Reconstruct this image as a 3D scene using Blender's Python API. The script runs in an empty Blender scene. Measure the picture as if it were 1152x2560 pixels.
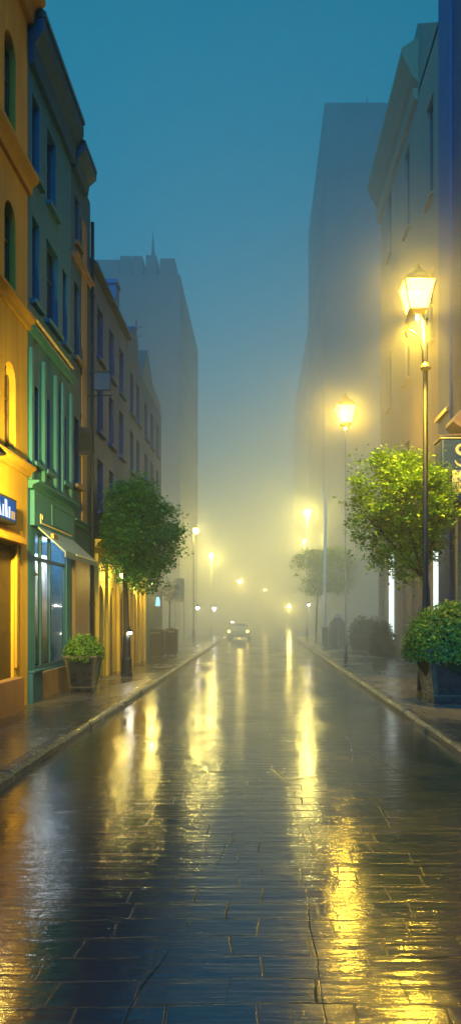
import bpy, bmesh, math, random
from mathutils import Vector
R = math.radians
random.seed(7)
sc = bpy.context.scene
COL = sc.collection
EYE = 1.9
F = 1800.0
def X(px, d): return (px - 650.0) * d / F
def Z(py, d): return EYE + (1538.0 - py) * d / F

# ------------------------------------------------------------------ mesh helpers
def origin_of(o):
    v = Vector((0, 0, 0))
    while o is not None:
        v = v + o.location
        o = o.parent
    return v

class MB:
    def __init__(s): s.v = []; s.f = []
    def quad(s, a, b, c, d):
        n = len(s.v); s.v += [tuple(a), tuple(b), tuple(c), tuple(d)]; s.f.append((n, n+1, n+2, n+3)); return s
    def poly(s, pts):
        n = len(s.v); s.v += [tuple(p) for p in pts]; s.f.append(tuple(range(n, n+len(pts)))); return s
    def box(s, x0, x1, y0, y1, z0, z1):
        n = len(s.v)
        s.v += [(x0,y0,z0),(x1,y0,z0),(x1,y1,z0),(x0,y1,z0),(x0,y0,z1),(x1,y0,z1),(x1,y1,z1),(x0,y1,z1)]
        for q in ((0,3,2,1),(4,5,6,7),(0,1,5,4),(1,2,6,5),(2,3,7,6),(3,0,4,7)): s.f.append(tuple(n+i for i in q))
        return s
    def frustum(s, cx, cy, z0, z1, hx0, hy0, hx1, hy1):
        n = len(s.v)
        for z, hx, hy in ((z0,hx0,hy0),(z1,hx1,hy1)):
            s.v += [(cx-hx,cy-hy,z),(cx+hx,cy-hy,z),(cx+hx,cy+hy,z),(cx-hx,cy+hy,z)]
        for q in ((0,3,2,1),(4,5,6,7),(0,1,5,4),(1,2,6,5),(2,3,7,6),(3,0,4,7)): s.f.append(tuple(n+i for i in q))
        return s
    def tube(s, pts, rad, n=8, cap=True):
        pts = [Vector(p) for p in pts]
        if not isinstance(rad, (list, tuple)): rad = [rad]*len(pts)
        base = len(s.v); up = None
        for i, p in enumerate(pts):
            t = (pts[min(i+1, len(pts)-1)] - pts[max(i-1, 0)]).normalized()
            if up is None:
                a = Vector((1,0,0)) if abs(t.x) < .8 else Vector((0,1,0))
                up = (a - t*a.dot(t)).normalized()
            else:
                up = (up - t*up.dot(t)).normalized()
            w = t.cross(up)
            for k in range(n):
                an = 2*math.pi*k/n
                s.v.append(tuple(p + (up*math.cos(an) + w*math.sin(an))*rad[i]))
        for i in range(len(pts)-1):
            for k in range(n):
                a = base+i*n+k; b = base+i*n+(k+1) % n
                s.f.append((a, b, b+n, a+n))
        if cap:
            s.f.append(tuple(base+k for k in range(n))[::-1])
            s.f.append(tuple(base+(len(pts)-1)*n+k for k in range(n)))
        return s
    def lathe(s, prof, cx, cy, n=16, ph=0.0):
        base = len(s.v)
        for r, z in prof:
            for k in range(n):
                an = ph + 2*math.pi*k/n
                s.v.append((cx+r*math.cos(an), cy+r*math.sin(an), z))
        for i in range(len(prof)-1):
            for k in range(n):
                a = base+i*n+k; b = base+i*n+(k+1) % n
                s.f.append((a, b, b+n, a+n))
        s.f.append(tuple(base+k for k in range(n))[::-1])
        s.f.append(tuple(base+(len(prof)-1)*n+k for k in range(n)))
        return s
    def sphere(s, c, r, n=14, m=9, sx=1, sy=1, sz=1):
        prof = [(max(1e-3, r*math.sin(math.pi*i/m)), -r*math.cos(math.pi*i/m)) for i in range(m+1)]
        b = len(s.v); s.lathe(prof, 0, 0, n)
        for i in range(b, len(s.v)):
            x, y, z = s.v[i]; s.v[i] = (c[0]+x*sx, c[1]+y*sy, c[2]+z*sz)
        return s
    def extrude_xz(s, pts, y0, y1):
        n = len(s.v); k = len(pts)
        s.v += [(x, y0, z) for x, z in pts] + [(x, y1, z) for x, z in pts]
        s.f.append(tuple(n+i for i in range(k))); s.f.append(tuple(n+k+i for i in range(k))[::-1])
        for i in range(k):
            j = (i+1) % k; s.f.append((n+i, n+k+i, n+k+j, n+j))
        return s
    def extrude_yz(s, pts, x0, x1):
        n = len(s.v); k = len(pts)
        s.v += [(x0, y, z) for y, z in pts] + [(x1, y, z) for y, z in pts]
        s.f.append(tuple(n+i for i in range(k))); s.f.append(tuple(n+k+i for i in range(k))[::-1])
        for i in range(k):
            j = (i+1) % k; s.f.append((n+i, n+k+i, n+k+j, n+j))
        return s
    def build(s, name, mat, parent=None, smooth=False, bevel=0.0, fix=True):
        off = origin_of(parent) if parent is not None else Vector((0, 0, 0))
        me = bpy.data.meshes.new(name)
        me.from_pydata([(v[0]-off.x, v[1]-off.y, v[2]-off.z) for v in s.v], [], s.f)
        if fix:
            bm = bmesh.new(); bm.from_mesh(me)
            bmesh.ops.recalc_face_normals(bm, faces=bm.faces)
            bm.to_mesh(me); bm.free()
        me.materials.append(mat)
        if smooth:
            for p in me.polygons: p.use_smooth = True
        o = bpy.data.objects.new(name, me); COL.objects.link(o)
        if parent is not None: o.parent = parent
        if bevel:
            m = o.modifiers.new('bevel', 'BEVEL'); m.width = bevel; m.segments = 2; m.limit_method = 'ANGLE'
        return o

def tag(o, label=None, cat=None, group=None, kind=None):
    if label: o['label'] = label
    if cat: o['category'] = cat
    if group: o['group'] = group
    if kind: o['kind'] = kind
    return o
def empty(name, loc=(0, 0, 0)):
    o = bpy.data.objects.new(name, None); COL.objects.link(o); o.location = loc; o.empty_display_size = .2
    return o
def thing(name, label, cat, loc=(0, 0, 0), group=None):
    return tag(empty(name, loc), label, cat, group)
def copy_tree(o, parent=None):
    c = o.copy(); COL.objects.link(c)
    if parent is not None: c.parent = parent
    for ch in [k for k in bpy.data.objects if k.parent == o]: copy_tree(ch, c)
    return c

# ------------------------------------------------------------------ materials
def nodes_of(name):
    m = bpy.data.materials.new(name); m.use_nodes = True
    nt = m.node_tree; nt.nodes.clear()
    out = nt.nodes.new('ShaderNodeOutputMaterial')
    return m, nt, out
def N(nt, typ, **kw):
    n = nt.nodes.new(typ)
    for k, v in kw.items():
        if k == 'op': n.operation = v
        else: setattr(n, k, v)
    return n
def setin(n, **kw):
    for k, v in kw.items(): n.inputs[k.replace('_', ' ')].default_value = v
    return n
def math_node(nt, op, a, b=None, c=None, clamp=False):
    n = nt.nodes.new('ShaderNodeMath'); n.operation = op; n.use_clamp = clamp
    for i, v in enumerate((a, b, c)):
        if v is None: continue
        if isinstance(v, (int, float)): n.inputs[i].default_value = v
        else: nt.links.new(v, n.inputs[i])
    return n.outputs[0]
def maprange(nt, v, a, b, c, d, smooth=False):
    n = nt.nodes.new('ShaderNodeMapRange')
    if smooth: n.interpolation_type = 'SMOOTHSTEP'
    nt.links.new(v, n.inputs[0])
    for i, q in enumerate((a, b, c, d)): n.inputs[i+1].default_value = q
    return n.outputs[0]
def pos_scaled(nt, sx, sy, sz):
    g = nt.nodes.new('ShaderNodeNewGeometry')
    v = nt.nodes.new('ShaderNodeVectorMath'); v.operation = 'MULTIPLY'
    nt.links.new(g.outputs['Position'], v.inputs[0]); v.inputs[1].default_value = (sx, sy, sz)
    return v.outputs[0]
def noise(nt, vec, scale, detail=4, rough=.55):
    n = nt.nodes.new('ShaderNodeTexNoise')
    nt.links.new(vec, n.inputs['Vector'])
    n.inputs['Scale'].default_value = scale; n.inputs['Detail'].default_value = detail; n.inputs['Roughness'].default_value = rough
    return n.outputs['Fac']
def mixcol(nt, fac, a, b):
    n = nt.nodes.new('ShaderNodeMix'); n.data_type = 'RGBA'
    for idx, v in ((0, fac), (6, a), (7, b)):
        if isinstance(v, (int, float)): n.inputs[idx].default_value = v
        elif isinstance(v, tuple): n.inputs[idx].default_value = (*v[:3], 1)
        else: nt.links.new(v, n.inputs[idx])
    return n.outputs[2]

def plaster(name, col, dark=.5, rough=.75, bump=.35, streak=.55):
    m, nt, out = nodes_of(name)
    b = N(nt, 'ShaderNodeBsdfPrincipled')
    big = noise(nt, pos_scaled(nt, 1, 1, 1), .55, 5, .6)
    run = noise(nt, pos_scaled(nt, 3.2, 3.2, .22), 1.0, 4, .6)
    f = math_node(nt, 'ADD', math_node(nt, 'MULTIPLY', big, 1-streak), math_node(nt, 'MULTIPLY', run, streak))
    f = maprange(nt, f, .34, .66, 0, 1)
    c = mixcol(nt, f, tuple(x*dark for x in col), col)
    nt.links.new(c, b.inputs['Base Color'])
    fine = noise(nt, pos_scaled(nt, 1, 1, 1), 14, 5, .7)
    rgh = maprange(nt, big, .3, .7, rough-.18, rough+.1)
    nt.links.new(rgh, b.inputs['Roughness'])
    bp = N(nt, 'ShaderNodeBump'); bp.inputs['Strength'].default_value = bump; bp.inputs['Distance'].default_value = .03
    nt.links.new(fine, bp.inputs['Height']); nt.links.new(bp.outputs[0], b.inputs['Normal'])
    nt.links.new(b.outputs[0], out.inputs[0])
    return m
def simple(name, col, rough=.5, metal=0.0, var=.25, scale=6, bump=.1, spec=.5):
    m, nt, out = nodes_of(name)
    b = N(nt, 'ShaderNodeBsdfPrincipled')
    n = noise(nt, pos_scaled(nt, 1, 1, 1), scale, 5, .6)
    c = mixcol(nt, maprange(nt, n, .3, .7, 0, 1), tuple(x*(1-var) for x in col), tuple(min(1, x*(1+var)) for x in col))
    nt.links.new(c, b.inputs['Base Color'])
    nt.links.new(maprange(nt, n, .3, .7, max(.03, rough-.1), rough+.1), b.inputs['Roughness'])
    b.inputs['Metallic'].default_value = metal
    b.inputs['Specular IOR Level'].default_value = spec
    if bump:
        bp = N(nt, 'ShaderNodeBump'); bp.inputs['Strength'].default_value = bump; bp.inputs['Distance'].default_value = .02
        nt.links.new(noise(nt, pos_scaled(nt, 1, 1, 1), scale*6, 3), bp.inputs['Height']); nt.links.new(bp.outputs[0], b.inputs['Normal'])
    nt.links.new(b.outputs[0], out.inputs[0])
    return m
def glow(name, col, strength, through=0.0):
    m, nt, out = nodes_of(name)
    e = N(nt, 'ShaderNodeEmission'); e.inputs[0].default_value = (*col, 1)
    n = noise(nt, pos_scaled(nt, 1, 1, 1), 3, 2)
    nt.links.new(maprange(nt, n, .3, .7, strength*.85, strength*1.15), e.inputs[1])
    if through:
        t = N(nt, 'ShaderNodeBsdfTransparent'); mx = N(nt, 'ShaderNodeMixShader'); mx.inputs[0].default_value = through
        nt.links.new(e.outputs[0], mx.inputs[1]); nt.links.new(t.outputs[0], mx.inputs[2]); nt.links.new(mx.outputs[0], out.inputs[0])
    else: nt.links.new(e.outputs[0], out.inputs[0])
    return m
def clear_glass(name, tint=(.8, .9, 1), gloss=.12):
    m, nt, out = nodes_of(name)
    t = N(nt, 'ShaderNodeBsdfTransparent'); t.inputs[0].default_value = (*tint, 1)
    g = N(nt, 'ShaderNodeBsdfGlossy'); g.inputs['Roughness'].default_value = .06
    fr = N(nt, 'ShaderNodeLayerWeight'); fr.inputs[0].default_value = .25
    mx = N(nt, 'ShaderNodeMixShader')
    nt.links.new(maprange(nt, fr.outputs['Fresnel'], 0, 1, gloss, .7), mx.inputs[0])
    nt.links.new(t.outputs[0], mx.inputs[1]); nt.links.new(g.outputs[0], mx.inputs[2]); nt.links.new(mx.outputs[0], out.inputs[0])
    return m
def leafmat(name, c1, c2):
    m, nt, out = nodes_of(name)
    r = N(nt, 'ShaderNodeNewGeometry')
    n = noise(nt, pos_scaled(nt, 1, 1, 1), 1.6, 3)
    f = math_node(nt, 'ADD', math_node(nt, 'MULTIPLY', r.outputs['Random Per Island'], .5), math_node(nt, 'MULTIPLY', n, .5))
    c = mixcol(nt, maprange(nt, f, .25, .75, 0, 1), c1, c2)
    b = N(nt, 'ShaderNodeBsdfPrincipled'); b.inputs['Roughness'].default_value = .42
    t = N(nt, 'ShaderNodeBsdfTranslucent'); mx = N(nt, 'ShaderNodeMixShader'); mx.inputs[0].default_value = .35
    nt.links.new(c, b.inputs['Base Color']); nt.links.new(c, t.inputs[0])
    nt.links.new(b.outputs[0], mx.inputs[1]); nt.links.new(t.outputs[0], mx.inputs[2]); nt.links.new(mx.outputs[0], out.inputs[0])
    return m

def wet_paving(name, c_dry, c_dark, slab, row, tilt, ripple, grain, rlo, rhi, crack=True, far_joint=.15, edge_joint=.3):
    m, nt, out = nodes_of(name)
    L = nt.links.new
    b = N(nt, 'ShaderNodeBsdfPrincipled')
    pos = pos_scaled(nt, 1, 1, 0)
    # uneven slabs
    wob = N(nt, 'ShaderNodeTexNoise'); wob.inputs['Scale'].default_value = 1.1; wob.inputs['Detail'].default_value = 3
    L(pos, wob.inputs['Vector'])
    sub = N(nt, 'ShaderNodeVectorMath', op='SUBTRACT'); L(wob.outputs['Color'], sub.inputs[0]); sub.inputs[1].default_value = (.5, .5, .5)
    scl = N(nt, 'ShaderNodeVectorMath', op='SCALE'); L(sub.outputs[0], scl.inputs[0]); scl.inputs['Scale'].default_value = .15
    add = N(nt, 'ShaderNodeVectorMath', op='ADD'); L(pos, add.inputs[0]); L(scl.outputs[0], add.inputs[1])
    br = N(nt, 'ShaderNodeTexBrick'); L(add.outputs[0], br.inputs['Vector'])
    br.offset = .37; br.squash = 1.35; br.squash_frequency = 3; br.offset_frequency = 2
    setin(br, Scale=1.0, Mortar_Size=.008, Mortar_Smooth=.35, Bias=0.0, Brick_Width=slab, Row_Height=row)
    br.inputs['Color1'].default_value = (0, 0, 0, 1); br.inputs['Color2'].default_value = (1, 1, 1, 1); br.inputs['Mortar'].default_value = (.5, .5, .5, 1)
    sepxy = N(nt, 'ShaderNodeSeparateXYZ'); L(pos, sepxy.inputs[0])
    rand = br.outputs['Color']; mort = br.outputs['Fac']
    puddle = noise(nt, pos_scaled(nt, .8, .35, 0), 1.0, 4, .55)
    rip = noise(nt, pos_scaled(nt, .8, 9, 0), 1.0, 4, .6)
    rip2 = noise(nt, pos_scaled(nt, 2.5, 26, 0), 1.0, 3, .6)
    grn = noise(nt, pos_scaled(nt, 1, 1, 0), 70, 3, .7)
    patch = maprange(nt, noise(nt, pos_scaled(nt, .9, .5, 0), .9, 3), .42, .62, .15, 1)
    h = math_node(nt, 'MULTIPLY', rip, ripple)
    h = math_node(nt, 'ADD', h, math_node(nt, 'MULTIPLY', rip2, ripple*.25))
    h = math_node(nt, 'ADD', h, math_node(nt, 'MULTIPLY', noise(nt, pos_scaled(nt, 1, 1.5, 0), 5.5, 3, .5), ripple*.55))
    h = math_node(nt, 'ADD', h, math_node(nt, 'MULTIPLY', math_node(nt, 'MULTIPLY', grn, patch), grain))
    mort = math_node(nt, 'MULTIPLY', mort, maprange(nt, sepxy.outputs[1], 6, 12, 1, far_joint, True))
    # joints are worn away in places, most of all outside the paved middle lane
    worn = maprange(nt, noise(nt, pos_scaled(nt, 1.3, .8, 0), 1.0, 4), .36, .6, .1, 1)
    lane = maprange(nt, math_node(nt, 'ADD', math_node(nt, 'ABSOLUTE', sepxy.outputs[0]), math_node(nt, 'MULTIPLY', noise(nt, pos_scaled(nt, 1, 1, 0), .9, 3), .9)), 1.35, 1.9, 1, edge_joint)
    mort = math_node(nt, 'MULTIPLY', mort, math_node(nt, 'MULTIPLY', worn, lane))
    h = math_node(nt, 'SUBTRACT', h, math_node(nt, 'MULTIPLY', mort, .0006))
    dark = mort
    if crack:
        vo = N(nt, 'ShaderNodeTexVoronoi', feature='DISTANCE_TO_EDGE'); vo.inputs['Scale'].default_value = 1.0
        wv = N(nt, 'ShaderNodeVectorMath', op='MULTIPLY'); L(add.outputs[0], wv.inputs[0]); wv.inputs[1].default_value = (.75, .085, 0)
        L(wv.outputs[0], vo.inputs['Vector'])
        ck = math_node(nt, 'MULTIPLY', maprange(nt, vo.outputs['Distance'], .0006, .004, 1, 0, True), maprange(nt, noise(nt, pos_scaled(nt, .7, .25, 0), 1.3, 2), .46, .56, 0, 1))
        h = math_node(nt, 'SUBTRACT', h, math_node(nt, 'MULTIPLY', ck, .001))
        dark = math_node(nt, 'MAXIMUM', mort, ck)
    bp = N(nt, 'ShaderNodeBump'); bp.inputs['Strength'].default_value = 1; bp.inputs['Distance'].default_value = 1
    L(h, bp.inputs['Height'])
    # each slab lies at a slightly different tilt
    sep = N(nt, 'ShaderNodeSeparateColor'); L(rand, sep.inputs[0])
    tx = math_node(nt, 'MULTIPLY', math_node(nt, 'SUBTRACT', sep.outputs[0], .5), tilt)
    ty = math_node(nt, 'MULTIPLY', math_node(nt, 'SUBTRACT', math_node(nt, 'FRACT', math_node(nt, 'MULTIPLY', sep.outputs[0], 7.31)), .5), tilt)
    cmb = N(nt, 'ShaderNodeCombineXYZ'); L(tx, cmb.inputs[0]); L(ty, cmb.inputs[1])
    va = N(nt, 'ShaderNodeVectorMath', op='ADD'); L(bp.outputs[0], va.inputs[0]); L(cmb.outputs[0], va.inputs[1])
    nn = N(nt, 'ShaderNodeVectorMath', op='NORMALIZE'); L(va.outputs[0], nn.inputs[0])
    L(nn.outputs[0], b.inputs['Normal'])
    c = mixcol(nt, maprange(nt, puddle, .35, .65, 0, 1), c_dark, c_dry)
    c = mixcol(nt, math_node(nt, 'MULTIPLY', sep.outputs[0], .45), c, tuple(x*.55 for x in c_dry))
    c = mixcol(nt, math_node(nt, 'MULTIPLY', dark, .7), c, (.006, .007, .008))
    L(c, b.inputs['Base Color'])
    rg = maprange(nt, puddle, .36, .62, rlo, rhi)
    rg = math_node(nt, 'ADD', rg, math_node(nt, 'MULTIPLY', sep.outputs[0], .05))
    rg = math_node(nt, 'ADD', rg, math_node(nt, 'MULTIPLY', mort, .25))
    L(rg, b.inputs['Roughness'])
    L(maprange(nt, dark, 0, 1, .5, .03), b.inputs['Specular IOR Level'])
    b.inputs['IOR'].default_value = 2.1     # standing water film
    L(b.outputs[0], out.inputs[0])
    return m

M = dict(
    road=wet_paving('wet_road', (.011, .018, .034), (.004, .009, .020), .44, .25, .007, .0055, .0011, .06, .16),
    pave=wet_paving('wet_pavement', (.10, .095, .09), (.035, .035, .037), .75, .75, .03, .008, .0010, .12, .32, crack=False, far_joint=.8, edge_joint=1.0),
    earth=simple('dark_ground', (.05, .05, .05), .7),
    kerb=simple('wet_kerb_stone', (.06, .055, .05), .2, var=.5, scale=5, bump=.5),
    yellow=plaster('yellow_plaster', (.56, .335, .035), .6),
    yellow_trim=plaster('yellow_trim', (.46, .27, .03), .7),
    brown=plaster('brown_render', (.30, .17, .09), .7),
    green=plaster('green_plaster', (.014, .15, .30), .72),
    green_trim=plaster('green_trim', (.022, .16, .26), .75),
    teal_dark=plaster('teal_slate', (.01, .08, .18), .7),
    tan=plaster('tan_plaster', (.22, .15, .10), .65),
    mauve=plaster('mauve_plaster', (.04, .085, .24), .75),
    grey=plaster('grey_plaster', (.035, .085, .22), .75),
    ochre=plaster('ochre_plaster', (.62, .44, .06), .7),
    beige=plaster('beige_plaster', (.23, .175, .14), .8),
    beige_trim=plaster('beige_trim', (.30, .21, .13), .8),
    blue=plaster('blue_plaster', (.012, .035, .13), .75),
    blue_lightened=plaster('lit_blue_plaster', (.03, .07, .22), .8),  # lighter copy of the blue plaster, with a lit tone put into its colour
    tower=plaster('tower_render', (.008, .022, .038), .8),
    slate=simple('wet_slate', (.05, .06, .07), .35, var=.4, scale=4),
    cream=simple('cream_paint', (.75, .60, .34), .45),
    frame=simple('dark_window_frame', (.035, .04, .045), .45),
    frame_warm=simple('brown_window_frame', (.12, .07, .035), .45),
    iron=simple('dark_painted_iron', (.012, .016, .026), .5, metal=0, var=.4, spec=.3),
    galv=simple('pale_painted_steel', (.38, .37, .30), .45, metal=.2),
    brass=simple('weathered_brass', (.42, .28, .12), .35, metal=.7),
    pane=simple('dark_window_glass', (.02, .028, .045), .07, var=.3, scale=1.5, bump=0),
    glass=clear_glass('shop_glass', (.86, .91, .95)),
    awning=simple('blue_grey_canvas', (.16, .24, .32), .5, var=.2),
    white=simple('white_paint', (.75, .75, .72), .4),
    curtain=simple('pale_curtain', (.78, .78, .78), .8, var=.1),
    interior=simple('dark_interior', (.09, .095, .10), .8),
    door_brown=simple('brown_door_wood', (.06, .036, .009), .7, var=.4),
    pot=simple('dark_glazed_pot', (.012, .016, .024), .3, var=.4),
    pot_edge=simple('worn_pot_edge', (.075, .06, .045), .35, var=.35),
    soil=simple('potting_soil', (.02, .015, .01), .9),
    bark=simple('wet_bark', (.045, .035, .028), .55, var=.5, scale=9, bump=.6),
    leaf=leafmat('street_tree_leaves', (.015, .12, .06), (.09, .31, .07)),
    leaf_lit=leafmat('lit_tree_leaves', (.06, .22, .02), (.40, .60, .03)),  # brighter, yellower leaf copy; lamplight on the crown is put into the colour
    leaf_pale=leafmat('pale_leaves', (.12, .20, .17), (.30, .36, .28)),
    leaf_yellow=leafmat('yellow_leaves', (.25, .25, .03), (.5, .42, .06)),
    hedge=leafmat('hedge_leaves', (.03, .05, .035), (.05, .075, .04)),
    box=leafmat('box_bush_leaves', (.035, .15, .025), (.24, .42, .04)),
    lantern=glow('lantern_glass', (1, .80, .36), 2.6, .5),
    globe=glow('lamp_globe', (1, .80, .36), 9.0, .35),
    globe_mid=glow('lamp_globe_bright', (1, .72, .16), 50.0, .35),
    globe_far=glow('lamp_globe_brightest', (1, .72, .16), 400.0, .35),
    globe_white=glow('white_lamp_globe', (1, .95, .8), 25.0, .35),
    cool=glow('cool_lit_glass', (.80, .95, .86), 1.7, .0),
    bluelit=glow('blue_lit_panel', (.03, .13, .42), .9),
    whitelit=glow('white_lit_letters', (.75, .88, 1), 1.5),
    orangelit=glow('orange_lit_panel', (1, .62, .22), .8),
    car=simple('pale_car_paint', (.70, .58, .30), .3, metal=.0, var=.08, bump=0),
    rubber=simple('tyre_rubber', (.02, .02, .02), .7),
    tail=glow('tail_light', (1, .68, .14), 14.0),
    headl=glow('headlight', (1, .85, .5), 25.0),
    plate=simple('number_plate', (.6, .55, .3), .4),
    wood=simple('orange_wood', (.42, .24, .11), .5, var=.3, scale=9),
)

def lamp(name, loc, watts, col=(1, .72, .26), r=.12, parent=None):
    L = bpy.data.lights.new(name, 'POINT'); L.energy = watts; L.color = col; L.shadow_soft_size = r
    o = bpy.data.objects.new(name, L); COL.objects.link(o)
    o.location = Vector(loc) - (origin_of(parent) if parent else Vector((0, 0, 0)))
    if parent: o.parent = parent
    return o

# ------------------------------------------------------------------ setting
KL, KR = -2.80, 2.66          # kerb faces
WL, WR = -4.65, 6.0           # facade planes
def sheet(name, x0, x1, y0, y1, z, mat):
    return tag(MB().quad((x0,y0,z),(x1,y0,z),(x1,y1,z),(x0,y1,z)).build(name, mat, fix=False), kind='structure')
sheet('ground', -260, 260, -60, 700, -.02, M['earth'])
sheet('road', KL, KR, -30, 420, 0, M['road'])
def pavement(x0, x1):
    return tag(MB().box(x0, x1, -30, 420, -.015, .12).build('pavement', M['pave']), kind='structure')
pavement(-30, KL-.2); pavement(KR+.2, 30)
def kerb(xf, s):
    mb = MB(); y = -6.0
    while y < 260:
        l = random.uniform(.85, 1.1) if y < 60 else 6
        j = random.uniform(-.008, .008); zt = .125 + random.uniform(-.006, .008)
        a, b2 = xf + j, xf + s*.195
        prof = [(a, -.01), (a + s*.012, zt-.05), (a + s*.035, zt-.012), (a + s*.07, zt), (b2, zt+.002), (b2, -.01)]
        mb.extrude_xz(prof, y, y + l - .014); y += l
    return tag(mb.build('kerb', M['kerb']), kind='structure')
kerb(KL, -1); kerb(KR, 1)

# ------------------------------------------------------------------ buildings
def wall_mesh(xf, s, y0, y1, z0, z1, back, openings, rec=.16):
    """street face with real openings and reveals, plus ends, back and top; s = +1 when the street is toward +x"""
    mb = MB()
    ys = sorted({y0, y1, *[o[0] for o in openings], *[o[1] for o in openings]})
    zs = sorted({z0, z1, *[o[2] for o in openings], *[o[3] for o in openings]})
    for i in range(len(ys)-1):
        for j in range(len(zs)-1):
            cy, cz = (ys[i]+ys[i+1])/2, (zs[j]+zs[j+1])/2
            if any(o[0] < cy < o[1] and o[2] < cz < o[3] for o in openings): continue
            mb.quad((xf,ys[i],zs[j]),(xf,ys[i+1],zs[j]),(xf,ys[i+1],zs[j+1]),(xf,ys[i],zs[j+1]))
    for o in openings:
        a, b, c, d = o[:4]; rr = o[5] if len(o) > 5 else rec
        xi = xf - s*rr
        mb.quad((xf,a,c),(xi,a,c),(xi,a,d),(xf,a,d)); mb.quad((xf,b,c),(xf,b,d),(xi,b,d),(xi,b,c))
        mb.quad((xf,a,d),(xi,a,d),(xi,b,d),(xf,b,d)); mb.quad((xf,a,c),(xf,b,c),(xi,b,c),(xi,a,c))
        if len(o) > 4 and o[4] == 'arch':     # rounded head: two spandrels
            r = (b-a)/2; cy = (a+b)/2; zc = d - r*1.15
            for sg in (-1, 1):
                pts = [(cy+sg*r, d)] + [(cy + sg*r*math.sin(t), zc + r*1.15*math.cos(t)) for t in [math.pi/2*k/7 for k in range(8)]][::-1]
                mb.extrude_yz(pts, xf - s*.0, xf - s*rr)
    xb = xf - s*back
    mb.quad((xf,y0,z0),(xb,y0,z0),(xb,y0,z1),(xf,y0,z1)); mb.quad((xf,y1,z0),(xf,y1,z1),(xb,y1,z1),(xb,y1,z0))
    mb.quad((xb,y0,z0),(xb,y1,z0),(xb,y1,z1),(xb,y0,z1)); mb.quad((xf,y0,z1),(xb,y0,z1),(xb,y1,z1),(xf,y1,z1))
    return mb
def window(root, xf, s, o, fm, pm, sill=None, rec=.12, cols=2, rows=2, fw=.05):
    a, b, c, d = o[:4]
    x0 = xf - s*rec; x1 = x0 - s*.05
    mb = MB()
    def bar(ya, yb, za, zb, p=0): mb.box(min(x0+s*p, x1), max(x0+s*p, x1), ya, yb, za, zb)
    bar(a, a+fw, c, d); bar(b-fw, b, c, d); bar(a+fw, b-fw, c, c+fw); bar(a+fw, b-fw, d-fw, d)
    for k in range(1, cols):
        y = a + (b-a)*k/cols; bar(y-fw*.4, y+fw*.4, c+fw, d-fw, -.006)
    for k in range(1, rows):
        z = c + (d-c)*(k/rows if rows != 2 else .62); bar(a+fw, b-fw, z-fw*.4, z+fw*.4, -.01)
    w = mb.build('window', fm, root)
    xp = x0 - s*.03
    MB().quad((xp,a,c),(xp,b,c),(xp,b,d),(xp,a,d)).build('pane', pm, w)
    if sill:
        MB().box(min(xf-s*.1, xf+s*.12), max(xf-s*.1, xf+s*.12), a-.1, b+.1, c-.1, c-.004).build('sill', sill, w, bevel=.01)
    return w
def ledge(root, name, mat, xf, s, y0, y1, z, h=.22, out=.16):
    e = xf
    prof = [(e, z-h), (e+s*out*.35, z-h), (e+s*out*.45, z-h*.55), (e+s*out*.9, z-h*.3), (e+s*out, z-h*.25), (e+s*out, z), (e, z)]
    return MB().extrude_xz(prof, y0, y1).build(name, mat, root)

# --- yellow building
yb = thing('yellow_building', 'tall yellow plastered house with arched windows and a lit shop sign', 'building', (WL, 8, 0))
ops = []
for (ya, yb_) in ((9.4, 10.0), (11.3, 11.9), (13.12, 13.72)):
    ops += [(ya, yb_, 4.95, 6.62, 'arch'), (ya, yb_, 7.92, 9.6, 'arch'), (ya, yb_, 10.75, 12.75, 'arch')]
door_o = (11.2, 13.62, .12, 3.22, 'rect', .06)
wall_mesh(WL, 1, 2, 14.42, 0, 14.1, 9, ops + [door_o]).build('wall', M['yellow'], yb)
for o in ops: window(yb, WL, 1, o, M['frame_warm'], M['pane'], M['frame_warm'], cols=2, rows=2)
ledge(yb, 'ledge', M['yellow_trim'], WL, 1, 2, 14.46, 4.86, .2, .17)
ledge(yb, 'ledge', M['yellow_trim'], WL, 1, 2, 14.46, 7.84, .22, .17)
ledge(yb, 'ledge', M['yellow_trim'], WL, 1, 2, 14.46, 10.66, .34, .22)
ledge(yb, 'cornice', M['yellow_trim'], WL, 1, 2, 14.5, 14.3, .55, .34)
MB().box(WL-8.9, WL-.1, 2.1, 14.3, 14.3, 15.2).build('roof', M['slate'], yb)
MB().box(WL-.09, WL-.055, 11.2, 13.62, .12, 3.22).build('doorway', M['door_brown'], yb)
MB().box(WL+.003, WL+.2, 9, 13.75, 3.24, 3.36).box(WL+.003, WL+.13, 9, 13.75, 3.365, 3.5).box(WL+.003, WL+.05, 13.64, 13.75, .9, 3.235).build('door_surround', M['yellow_trim'], yb, bevel=.008)
MB().box(WL+.01, WL+.22, 9.5, 13.55, 0.1, .74).build('low_wall', M['brown'], yb, bevel=.015)
MB().box(WL+.004, WL+.06, 13.8, 13.86, 2.95, 3.25).build('bracket', M['iron'], yb)

sg = thing('lit_shop_sign', 'blue lit box sign with white letter strokes on the yellow wall', 'sign', (WL+.1, 12.2, 3.4))
MB().box(WL+.003, WL+.26, 10.9, 13.02, 3.36+.16, 3.98).build('sign_case', M['iron'], sg, bevel=.02)
xs = WL+.264
MB().box(xs-.002, xs+.004, 10.98, 12.93, 3.575, 3.93).build('panel', M['bluelit'], sg)
lt = MB()
def stroke(y0, z0, y1, z1, w):       # a slanted stroke of lettering on the sign face
    lt.extrude_yz([(y0-w, z0), (y0+w, z0), (y1+w, z1), (y1-w, z1)], xs+.005, xs+.012)
for k, (q0, q1, w) in enumerate(((11.1, 11.1, .045), (11.35, 11.22, .04), (11.5, 11.65, .04), (11.9, 12.02, .05), (12.16, 12.04, .05), (12.3, 12.3, .035), (12.46, 12.42, .05), (12.6, 12.6, .03))):
    stroke(q0, 3.60, q1, 3.90 if k not in (5, 7) else 3.80, w)
lt.build('letters', M['whitelit'], sg)
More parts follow.
